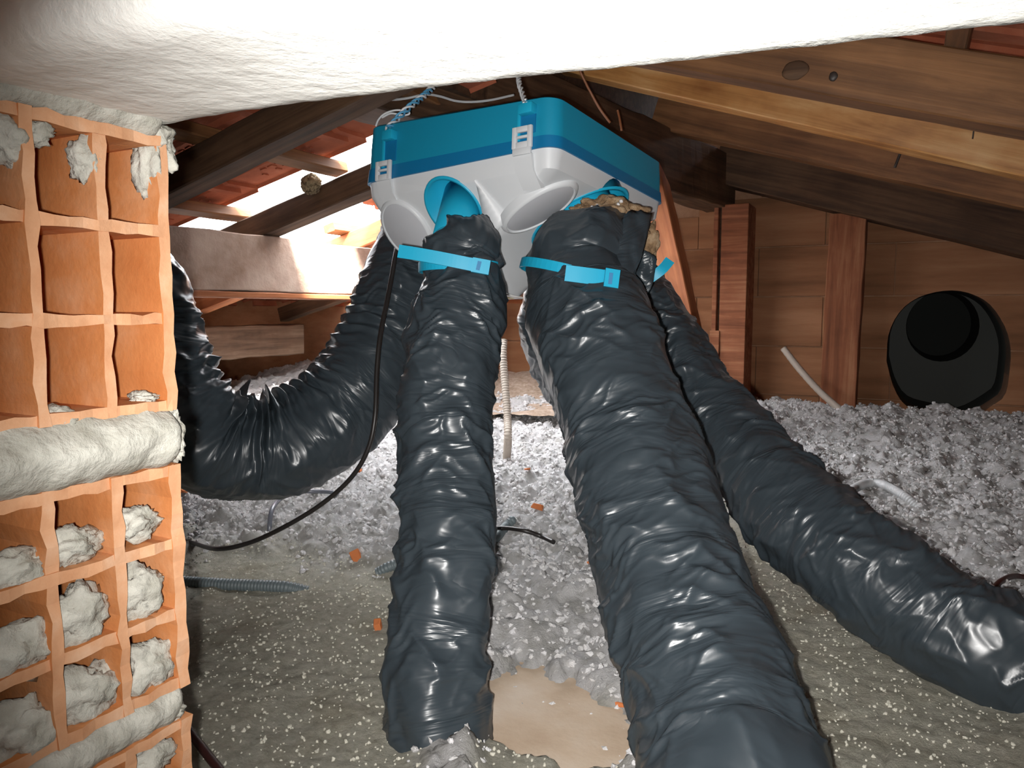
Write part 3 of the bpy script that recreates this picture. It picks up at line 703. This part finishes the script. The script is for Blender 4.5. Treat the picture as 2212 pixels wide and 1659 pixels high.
# label on the underside
lb = part('label', box_bm((-.30, .172, -.1945), (-.225, .26, -.1915)), 'label_paper', label='white paper label')
part('label_stripe', box_bm((-.285, .18, -.1952), (-.24, .25, -.1944)), 'label_yellow', lb)
for k in range(2): part('label_text', box_bm((-.275+.018*k, .186, -.1956), (-.267+.018*k, .24, -.1950)), 'label_paper', lb)

# ================================================================== DUCTS
def duct(pts, label, amp=1.0, ds=.0024, nth=150, seed=0, ragged=0, slant=.5, accordion=None, root_at=None, tilt=0):
    """pts: (x px, y px, depth m, radius m)"""
    P = np.array([np.concatenate([at(x, y, d), [r]]) for x, y, d, r in pts])
    L = np.sum(np.linalg.norm(np.diff(P[:, :3], axis=0), axis=1)); n = int(L/ds)
    S = spline(P, n); C3, R = S[:, :3], S[:, 3]; T, A, B = frames(C3, (-.3, 1, -.2))
    s = np.concatenate([[0], np.cumsum(np.linalg.norm(np.diff(C3, axis=0), axis=1))])
    th = np.linspace(0, 2*np.pi, nth, endpoint=False); TH, SS = np.meshgrid(th, s); RR = R[:, None]
    c, si = np.cos(TH), np.sin(TH)
    def co(ft, fs, k, sl=0): return np.stack([c*ft, si*ft, (SS+sl*RR*np.sin(TH+k))*fs+k*7.7+seed*13], -1)
    wob = noise(co(1.2, 7, 1))
    warp = .02*noise(co(1.6, 14, 2))
    SS0 = SS; SS = SS+warp
    def ridge(ft, fs, k, sl, e): return np.clip(1-np.abs(noise(co(ft, fs, k, sl)))*1.6, 0, 1)**e
    m1 = sstep(-.25, .35, noise(co(1.3, 9, 12))); m2 = sstep(-.2, .4, noise(co(1.6, 11, 13)))
    r1 = ridge(.75, 17, 3, slant, 2.5); r2 = ridge(1.0, 30, 4, -slant*.7, 3.0); r3 = ridge(1.5, 50, 5, slant*.6, 3)
    cell = noise(co(1.3, 15, 6, slant))
    D = .006*wob+amp*(.0062*(r1-.3)*(.35+m1)+.0050*(r2-.3)*m2+.0030*(r3-.3)*(.3+m1)+.0035*cell)
    D += .0009*np.sin(2*np.pi*SS/.045+TH)
    SS = SS0
    if accordion is not None:
        cen = np.gradient(T, axis=0)/np.gradient(s)[:, None]; kap = np.linalg.norm(cen, axis=1)
        N_ = cen/np.maximum(kap, 1e-6)[:, None]
        rad = c[..., None]*A[:, None]+si[..., None]*B[:, None]; inn = np.clip(np.einsum('ijk,ik->ij', rad, N_), 0, 1)**1.5*np.clip(kap*.09, 0, 1)[:, None]
        fold = np.sin(2*np.pi*(SS+.014*noise(co(1.5, 12, 8)))/.030+1.2*noise(co(2, 6, 9)))
        D += accordion*inn*(.018*fold+.012*noise(co(3, 30, 10)))
        outr = np.clip(kap*.09, 0, 1)[:, None]*(1-inn); D += accordion*outr*.004*(1-np.abs(noise(co(1.0, 48, 11))))**2
    V = C3[:, None]+(RR+D)[..., None]*(c[..., None]*A[:, None]+si[..., None]*B[:, None])
    if ragged:
        k0 = int(.05/ds); fall = np.clip(1-np.arange(n)/k0, 0, 1)**1.2
        rg = ragged*(1.2*noise(np.stack([np.cos(th)*1.6, np.sin(th)*1.6, th*0+seed], -1))+.35*noise(np.stack([np.cos(th)*9, np.sin(th)*9, th*0+seed], -1)))
        rad0 = np.cos(th)[:, None]*A[0]+np.sin(th)[:, None]*B[0]; rg = rg+tilt*(rad0@RT)
        V -= (fall[:, None]*rg[None])[..., None]*T[:, None]
    i, j = np.meshgrid(np.arange(n-1), np.arange(nth), indexing='ij'); j2 = (j+1) % nth
    Q = np.stack([i*nth+j, i*nth+j2, (i+1)*nth+j2, (i+1)*nth+j], -1).reshape(-1, 4)
    uv_ = np.stack([TH*RR, SS0], -1).reshape(-1, 2)
    root = empty('flexible_duct', C3[-1] if root_at is None else root_at); tag(root, label, 'duct', 'black flexible ducts')
    o = link('sleeve', np_mesh('sleeve', V, Q, True, uv_), 'black_film'); keep(o, root)
    return root, C3, R, T, s
def px_r(p, d): return p*d/F
rows = [(1000, 508, 1.215, .044), (1003, 530, 1.205, .058), (995, 556, 1.20, .060), (992, 578, 1.195, .055), (1000, 605, 1.19, .060), (1000, 660, 1.175, .068), (985, 720, 1.155, .069), (974, 800, 1.125, .067), (962, 880, 1.10, .066), (960, 960, 1.075, .066), (967, 1080, 1.035, .065), (966, 1180, 1.0, .0635), (955, 1290, .965, .063), (944, 1390, .94, .0635), (941, 1490, .915, .0645), (948, 1580, .90, .063), (955, 1650, .89, .06), (962, 1720, .885, .058)]
dA, CA, RA, TA, sA = duct(rows, 'slim black wrapped duct hanging straight down left of centre with a blue tie', seed=1, ragged=.011, tilt=.014)
rows = [(1278, 522, 1.27, .070), (1264, 548, 1.25, .084), (1254, 575, 1.235, .086), (1248, 600, 1.225, .079), (1258, 630, 1.21, .089), (1266, 665, 1.195, .095), (1290, 750, 1.145, .094), (1326, 850, 1.10, .088), (1362, 950, 1.06, .0885), (1394, 1050, 1.01, .0905), (1418, 1150, .965, .0905), (1450, 1250, .92, .0885), (1481, 1350, .875, .088), (1520, 1450, .83, .0885), (1553, 1550, .785, .0885), (1585, 1659, .735, .0885), (1605, 1740, .70, .088), (1615, 1840, .68, .088), (1620, 1980, .67, .088)]
dB, CB, RB, TB, sB = duct(rows, 'widest black wrapped duct running down towards the camera right of centre', seed=2, ragged=.016, nth=190, slant=.7, tilt=.034)
rows = [(1330, 560, 1.62, .055), (1365, 610, 1.58, .06), (1420, 700, 1.51, .064), (1495, 830, 1.42, .067), (1562, 928, 1.355, .0715), (1652, 1032, 1.265, .0755), (1752, 1138, 1.17, .0785), (1870, 1235, 1.09, .0775), (1990, 1318, 1.035, .0755), (2110, 1388, .99, .074), (2240, 1445, .96, .074), (2400, 1500, .93, .074), (2650, 1560, .91, .074), (2950, 1600, .90, .074)]
dC, CC, RC, TC, sC = duct(rows, 'black wrapped duct lying away to the lower right corner across the floor', seed=3, nth=170, slant=.6)
rows = [(900, 480, 1.62, .06), (882, 560, 1.58, .075), (862, 640, 1.55, .085), (835, 730, 1.52, .09), (790, 820, 1.48, .094), (715, 905, 1.44, .095), (625, 960, 1.40, .092), (540, 972, 1.37, .088), (455, 955, 1.33, .088), (395, 900, 1.30, .088), (350, 820, 1.29, .086), (318, 720, 1.29, .086), (290, 635, 1.29, .085), (240, 590, 1.28, .085), (180, 620, 1.28, .085), (130, 740, 1.30, .085), (100, 900, 1.32, .085), (80, 1100, 1.33, .085), (70, 1300, 1.33, .085)]
dD, CD, RD, TD, sD = duct(rows, 'thick black wrapped duct looping in a U behind the brick wall end', seed=4, nth=190, accordion=1.45, amp=.85, root_at=at(580, 1060, 1.39))
rows = [(1215, 560, 1.52, .06), (1222, 640, 1.55, .085), (1228, 710, 1.57, .098), (1262, 800, 1.58, .098), (1305, 890, 1.58, .09), (1340, 980, 1.58, .085), (1370, 1060, 1.58, .08), (1400, 1180, 1.55, .08), (1410, 1300, 1.53, .08)]
dE, CE, RE, TE, sE = duct(rows, 'black duct half hidden behind the widest duct under the unit', seed=6, nth=130)
# --- blue ties
def ribbon(name, P, Nrm, Wd, w, t, mat, parent, closed=False):
    P, Nrm, Wd = map(np.asarray, (P, Nrm, Wd)); bm = bmesh.new(); rows = []
    for p, n_, d_ in zip(P, Nrm, Wd):
        rows.append([bm.verts.new(Vector(p+a*d_*w/2+b_*n_*t)) for a, b_ in ((-1, 0), (1, 0), (1, 1), (-1, 1))])
    rr_ = list(zip(rows[:-1], rows[1:])) + ([(rows[-1], rows[0])] if closed else [])
    for a, b_ in rr_:
        for q in range(4): bm.faces.new((a[q], a[(q+1) % 4], b_[(q+1) % 4], b_[q]))
    if not closed: bm.faces.new(rows[0]); bm.faces.new(rows[-1])
    o = link(name, bm_mesh(name, bm), mat)
    return keep(o, parent)
def tie(parent, C3, R, T, y_px, axis_tilt, rscale=1.06):
    ys = np.array([project(p)[1] for p in C3]); k = int(np.argmin(abs(ys-y_px))); ax = T[k]+np.array(axis_tilt); ax /= np.linalg.norm(ax)
    u_ = np.cross(ax, RT); u_ = u_/np.linalg.norm(u_); v_ = np.cross(ax, u_); th = np.linspace(0, 2*np.pi, 60, endpoint=False)
    nn_ = np.cos(th)[:, None]*u_+np.sin(th)[:, None]*v_; r = R[k]*rscale
    return ribbon('tie', C3[k]+r*nn_, nn_, np.tile(ax, (60, 1)), .015, .0022, 'blue_bright', parent, True), C3[k], r
tA, cA, rA = tie(dA, CA, RA, TA, 580, -RT*.15+FW*.3, 1.12)
tA['label'] = 'bright blue plastic tie'
def strip_px(name, pts, w, t, parent, mat='blue_bright'):
    P = np.array([at(*p) for p in pts]); P = spline(P, 24); n_ = -FW; d = np.gradient(P, axis=0); d /= np.linalg.norm(d, axis=1)[:, None]
    wd = np.cross(d, n_); wd /= np.linalg.norm(wd, axis=1)[:, None]
    return ribbon(name, P, np.tile(n_, (24, 1)), wd, w, t, mat, parent)
dk = project(cA)[2]-rA-.014
strip_px('tie_tail', [(861, 543, dk+.005), (900, 549, dk), (950, 558, dk-.003), (1000, 568, dk-.003), (1055, 579, dk+.002)], .019, .003, dA)
strip_px('tie_head', [(1020, 573, dk-.006), (1058, 580, dk-.003)], .021, .009, dA)
strip_px('tie_slot', [(1030, 573, dk-.0155), (1038, 575, dk-.0155)], .013, .001, dA, 'blue_band')
tB, cB, rB = tie(dB, CB, RB, TB, 602, -RT*.30+FW*.55, 1.18)
tB['label'] = 'bright blue plastic tie'
dk = project(cB)[2]-rB-.032
strip_px('tie_tail', [(1221, 590, dk-.004), (1260, 595, dk-.003), (1300, 600, dk+.0), (1335, 604, dk+.006)], .023, .003, dB)
strip_px('tie_head', [(1305, 600, dk-.008), (1336, 605, dk-.004)], .026, .009, dB)
strip_px('tie_slot', [(1315, 601, dk-.018), (1323, 602, dk-.018)], .016, .001, dB, 'blue_band')
strip_px('tie_end', [(1405, 601, 1.30), (1430, 582, 1.29), (1447, 562, 1.27)], .017, .003, dB)
# torn flap and wool at the top of the widest duct
def flap(name, outline, mat, parent, depth, bulge=.02, seed=0):
    n_, m_ = 26, 14; top = spline(np.array([(x, y, 0) for x, y in outline[0]]), n_)[:, :2]; bot = spline(np.array([(x, y, 0) for x, y in outline[1]]), n_)[:, :2]
    V = []
    for k in range(n_):
        for q in range(m_):
            u = q/(m_-1); x, y = top[k]*(1-u)+bot[k]*u; jit = noise(np.array([[x*.05, y*.05, seed+1.3]]))[0]
            dd_ = depth[0]*(1-u)+depth[1]*u-bulge*math.sin(math.pi*k/(n_-1))+.008*jit
            if q == 0: y += 7*noise(np.array([[x*.11, seed+.5, 2.2]]))[0]
            V.append(at(x, y, dd_))
    i, j = np.meshgrid(np.arange(n_-1), np.arange(m_-1), indexing='ij'); Q = np.stack([i*m_+j, (i+1)*m_+j, (i+1)*m_+j+1, i*m_+j+1], -1).reshape(-1, 4)
    me = np_mesh(name, np.array(V), Q, True, np.array([((k//m_)*.01, (k % m_)*.01) for k in range(n_*m_)]))
    o = link(name, me, mat); md = o.modifiers.new('t', 'SOLIDIFY'); md.thickness = .0015
    return keep(o, parent)
flap('torn_flap', ([(1262, 510), (1300, 498), (1335, 478), (1360, 458), (1385, 456), (1408, 462)], [(1240, 590), (1275, 600), (1310, 605), (1340, 606), (1365, 600), (1385, 560)]), 'black_film', dB, (1.235, 1.165), .03, 2)
flap('torn_flap', ([(1376, 552), (1390, 542), (1405, 545), (1418, 558)], [(1370, 620), (1385, 640), (1405, 625), (1412, 590)]), 'black_film', dB, (1.27, 1.27), .01, 5)
w1 = blob('wool_lining', at(1318, 474, 1.262), (.060, .036, .034), 'glass_wool', dB, 5, .35, 1.6, 3, .12); w1.rotation_euler = (0, .25, .4); w1['label'] = 'brown glass wool sticking out'
w2 = blob('wool_lining', at(1398, 525, 1.30), (.018, .02, .035), 'glass_wool', dB, 4, .4, 1.6, 8, .15); w2['label'] = 'brown glass wool sticking out'
for k in range(26):
    x, y = random.choice(((1275, 455), (1285, 448), (1325, 442), (1335, 450), (1320, 470))); 
    blob('wool_fleck', at(x+random.uniform(-18, 18), y+random.uniform(-9, 9), 1.232+random.uniform(-.004, .006)), (.0036,)*3, 'loose_insulation', dB, 1, .5, 2, k, .2)
flap('torn_flap', ([(1020, 490), (1035, 480), (1052, 484), (1062, 500)], [(1040, 560), (1060, 575), (1078, 580), (1088, 572)]), 'black_film', dA, (1.18, 1.19), .01, 7)

# ================================================================== CABLES, CONDUITS, CORDS
def G_(x, y, lift=.004): p = ground(x, y); return p+np.array([0, 0, lift])
def sglob(name, pts, r, mat, label, cat, **k):
    return tag(tube(name, pts, r, mat, **k), label, cat)
sglob('black_cable', [at(860, 515, 1.52), at(854, 550, 1.445), at(848, 585, 1.415), at(838, 640, 1.39), at(822, 720, 1.35), at(814, 800, 1.33), at(810, 900, 1.31), at(795, 970, 1.31), at(760, 1030, 1.32), at(700, 1085, 1.33), at(620, 1135, 1.34), at(540, 1172, 1.36), at(470, 1186, 1.38), G_(420, 1184, .01), G_(380, 1172, .01), G_(330, 1160, .01)], .0042, 'black_rubber', 'black cable hanging from the unit in front of the looped duct to the floor', 'cable', n=120)
sglob('grey_cable', [G_(583, 1150, -.01), G_(583, 1142, .012), G_(590, 1118, .022), G_(612, 1098, .026), G_(650, 1084, .024), G_(690, 1076, .016), G_(722, 1072, .008), G_(740, 1070, -.01)], .005, 'grey_cable', 'shiny grey cable curling out of the insulation below the looped duct', 'cable', n=60)
sglob('corrugated_conduit', [G_(330, 1262, .004), G_(400, 1265, .006), G_(480, 1270, .006), G_(560, 1273, .006), G_(620, 1274, .004), G_(664, 1272, -.006)], .0105, 'grey_conduit', 'dark grey corrugated conduit lying on trodden insulation by the brick wall end', 'conduit', corr=.09, nth=14)
sglob('corrugated_conduit', [G_(815, 1238, .0), G_(845, 1232, .008), G_(900, 1222, .012), G_(985, 1200, .012), G_(1060, 1180, .012), G_(1090, 1150, .01), G_(1108, 1125, .003)], .0095, 'grey_conduit', 'blue-grey corrugated conduit passing behind the slim straight duct', 'conduit', corr=.09, nth=14)
sglob('black_cable', [G_(1040, 1176, .02), G_(1080, 1173, .03), G_(1130, 1176, .028), G_(1170, 1183, .022), G_(1196, 1189, .016)], .0045, 'black_rubber', 'short cut black cable end between the slim and widest ducts', 'cable', n=40)
sglob('corrugated_conduit', [at(1088, 735, 2.35), at(1087, 770, 2.33), at(1091, 830, 2.31), at(1096, 900, 2.28), at(1097, 950, 2.25), G_(1094, 985, -.02)], .0115, 'beige_conduit', 'thin grey corrugated conduit standing upright behind the slim duct', 'conduit', corr=.1, pitch=.008, nth=12)
sglob('corrugated_conduit', [G_(1815, 1088, .0), G_(1845, 1066, .012), G_(1880, 1058, .018), G_(1915, 1062, .014), G_(1955, 1078, .006), G_(1990, 1090, -.012)], .0105, 'pale_conduit', 'white corrugated conduit arching out of the insulation at right', 'conduit', corr=.08, nth=14)
sglob('red_brown_cable', [G_(385, 1570, .02), G_(410, 1600, .012), G_(440, 1638, .01), G_(480, 1690, .01)], .0048, 'red_brown_cable', 'dark red-brown cable at the foot of the brick wall end', 'cable', n=40)
sglob('red_brown_cable', [G_(2140, 1285, .0), G_(2160, 1272, .012), G_(2200, 1264, .016), G_(2270, 1268, .004)], .0048, 'red_brown_cable', 'dark red-brown cable at the right edge behind the lying duct', 'cable', n=40)
sglob('conduit_stub', [onY(1692, 752, 3.10), onY(1725, 795, 3.08), onY(1770, 845, 3.05), onY(1815, 885, 3.02), onY(1838, 905, 3.0)], .0125, 'beige_conduit', 'pale beige conduit leaning against the gable wall between the posts', 'conduit', corr=.03, pitch=.02, nth=12)
sglob('white_cable', [at(335, 715, 1.9), at(352, 680, 1.95), at(370, 655, 2.0), at(384, 636, 2.05), at(395, 615, 2.12)], .011, 'pale_conduit', 'white cable showing between the brick wall end and the pale purlin', 'cable', n=30)
# hanging cords
def twist(name, path, r, rad, mats, label, turns):
    root = empty(name, path[0]); tag(root, label, 'cord'); S = spline(np.array(path), 90); T, A, B = frames(S)
    for k, mt in enumerate(mats):
        a = np.linspace(0, turns*2*np.pi, 90)+k*np.pi*2/len(mats)
        tube('strand', S+rad*(np.cos(a)[:, None]*A+np.sin(a)[:, None]*B), r, mt, root, n=140, nth=7)
    return root
l1, l2 = LUG
r1_ = twist('hanging_cord', [l1+np.array([0, -.002, 0]), at(1130, 208, 1.2), at(1126, 195, 1.22), at(1122, 182, 1.24), at(1120, 165, 1.28), at(1118, 120, 1.4)], .0016, .003, ('white_cord', 'white_cord', 'white_cord'), 'white twisted cord holding the right lug of the unit', 5)
r2_ = twist('hanging_cord', [l2+np.array([0, -.002, 0]), at(852, 264, 1.36), at(868, 246, 1.37), at(886, 230, 1.38), at(905, 215, 1.4), at(925, 198, 1.43), at(955, 165, 1.5)], .002, .0045, ('blue_cord', 'blue_cord', 'white_cord'), 'blue and white twisted cord holding the left lug of the unit', 5)
sglob('white_wire', [at(812, 272, 1.42), at(818, 258, 1.41), at(832, 245, 1.40), at(855, 238, 1.39), at(880, 240, 1.385), at(884, 246, 1.38), at(870, 249, 1.385), at(845, 245, 1.39), at(825, 254, 1.40)], .0017, 'white_cord', 'white wire loop at the left top corner of the unit', 'wire', n=80)
sglob('white_wire', [at(826, 208, 1.55), at(845, 215, 1.54), at(880, 212, 1.52), at(920, 204, 1.52), at(950, 208, 1.54), at(985, 218, 1.56), at(1020, 220, 1.57), at(1060, 216, 1.58), at(1110, 205, 1.6)], .0024, 'pale_conduit', 'long pale wire running behind the top of the unit', 'wire', n=80)
sglob('copper_wire', [at(1240, 120, 1.72), at(1256, 160, 1.74), at(1276, 200, 1.75), at(1296, 235, 1.76), at(1318, 265, 1.77)], .0028, 'copper', 'long brown copper wire hanging behind the unit', 'wire', n=40)
sglob('copper_wire', [at(1334, 238, 1.78), at(1338, 255, 1.78), at(1343, 282, 1.78)], .0026, 'copper', 'short brown wire stub behind the top right of the unit', 'wire', n=16)
sglob('nail', [onY(2106, 262, 1.985), onY(2101, 300, 1.985)], .0016, 'nail_iron', 'thin dark nail on the bright yellow rafter', 'nail', n=6)
sglob('nail', [onY(1944, 333, 2.585), onY(1933, 362, 2.585)], .004, 'nail_iron', 'thick dark nail on the dusty brown rafter', 'nail', n=6)
# wasp nest
nest = blob('wasp_nest', at(672, 398, 1.955), (.027, .024, .026), 'paper_nest', None, 4, .12, 1.5, 4, .18)
tag(nest, 'small brown wasp nest on the rafter in the roof opening', 'nest')
# clay chips
for k, (x, y, sx, sz, lab) in enumerate([(770, 1205, .010, .022, 'long orange clay chip left of the slim duct'), (816, 1360, .006, .012, 'small orange clay chip beside the foot of the slim duct'), (1162, 1100, .014, .012, 'brown clay chip on white insulation between the ducts'), (1278, 1222, .012, .006, 'orange clay chip at the left edge of the widest duct'), (1340, 1532, .016, .006, 'red clay chip on the bare floor beside the widest duct'), (400, 1066, .012, .008, 'red clay chip under the looped duct'), (775, 1020, .010, .006, 'small red clay chip beside the hanging black cable'), (1140, 1018, .007, .005, 'tiny red clay chip below the upright conduit')]):
    p = G_(x, y, .006); bm = box_bm((-sx, -.006, -sz/2), (sx*.8, .006, sz/2), 0)
    for v in bm.verts: v.co += Vector((random.uniform(-.3, .3)*sx, random.uniform(-.003, .003), random.uniform(-.3, .3)*sz))
    bmesh.ops.bevel(bm, geom=list(bm.edges), offset=.0012, segments=1, affect='EDGES')
    o = link('clay_chip', bm_mesh('clay_chip', bm), 'clay_chip'); o.location = Vector(p); o.rotation_euler = (random.uniform(-.4, .4), random.uniform(-.4, .4), random.uniform(0, 3))
    tag(o, lab, 'chip', 'clay chips on the floor')
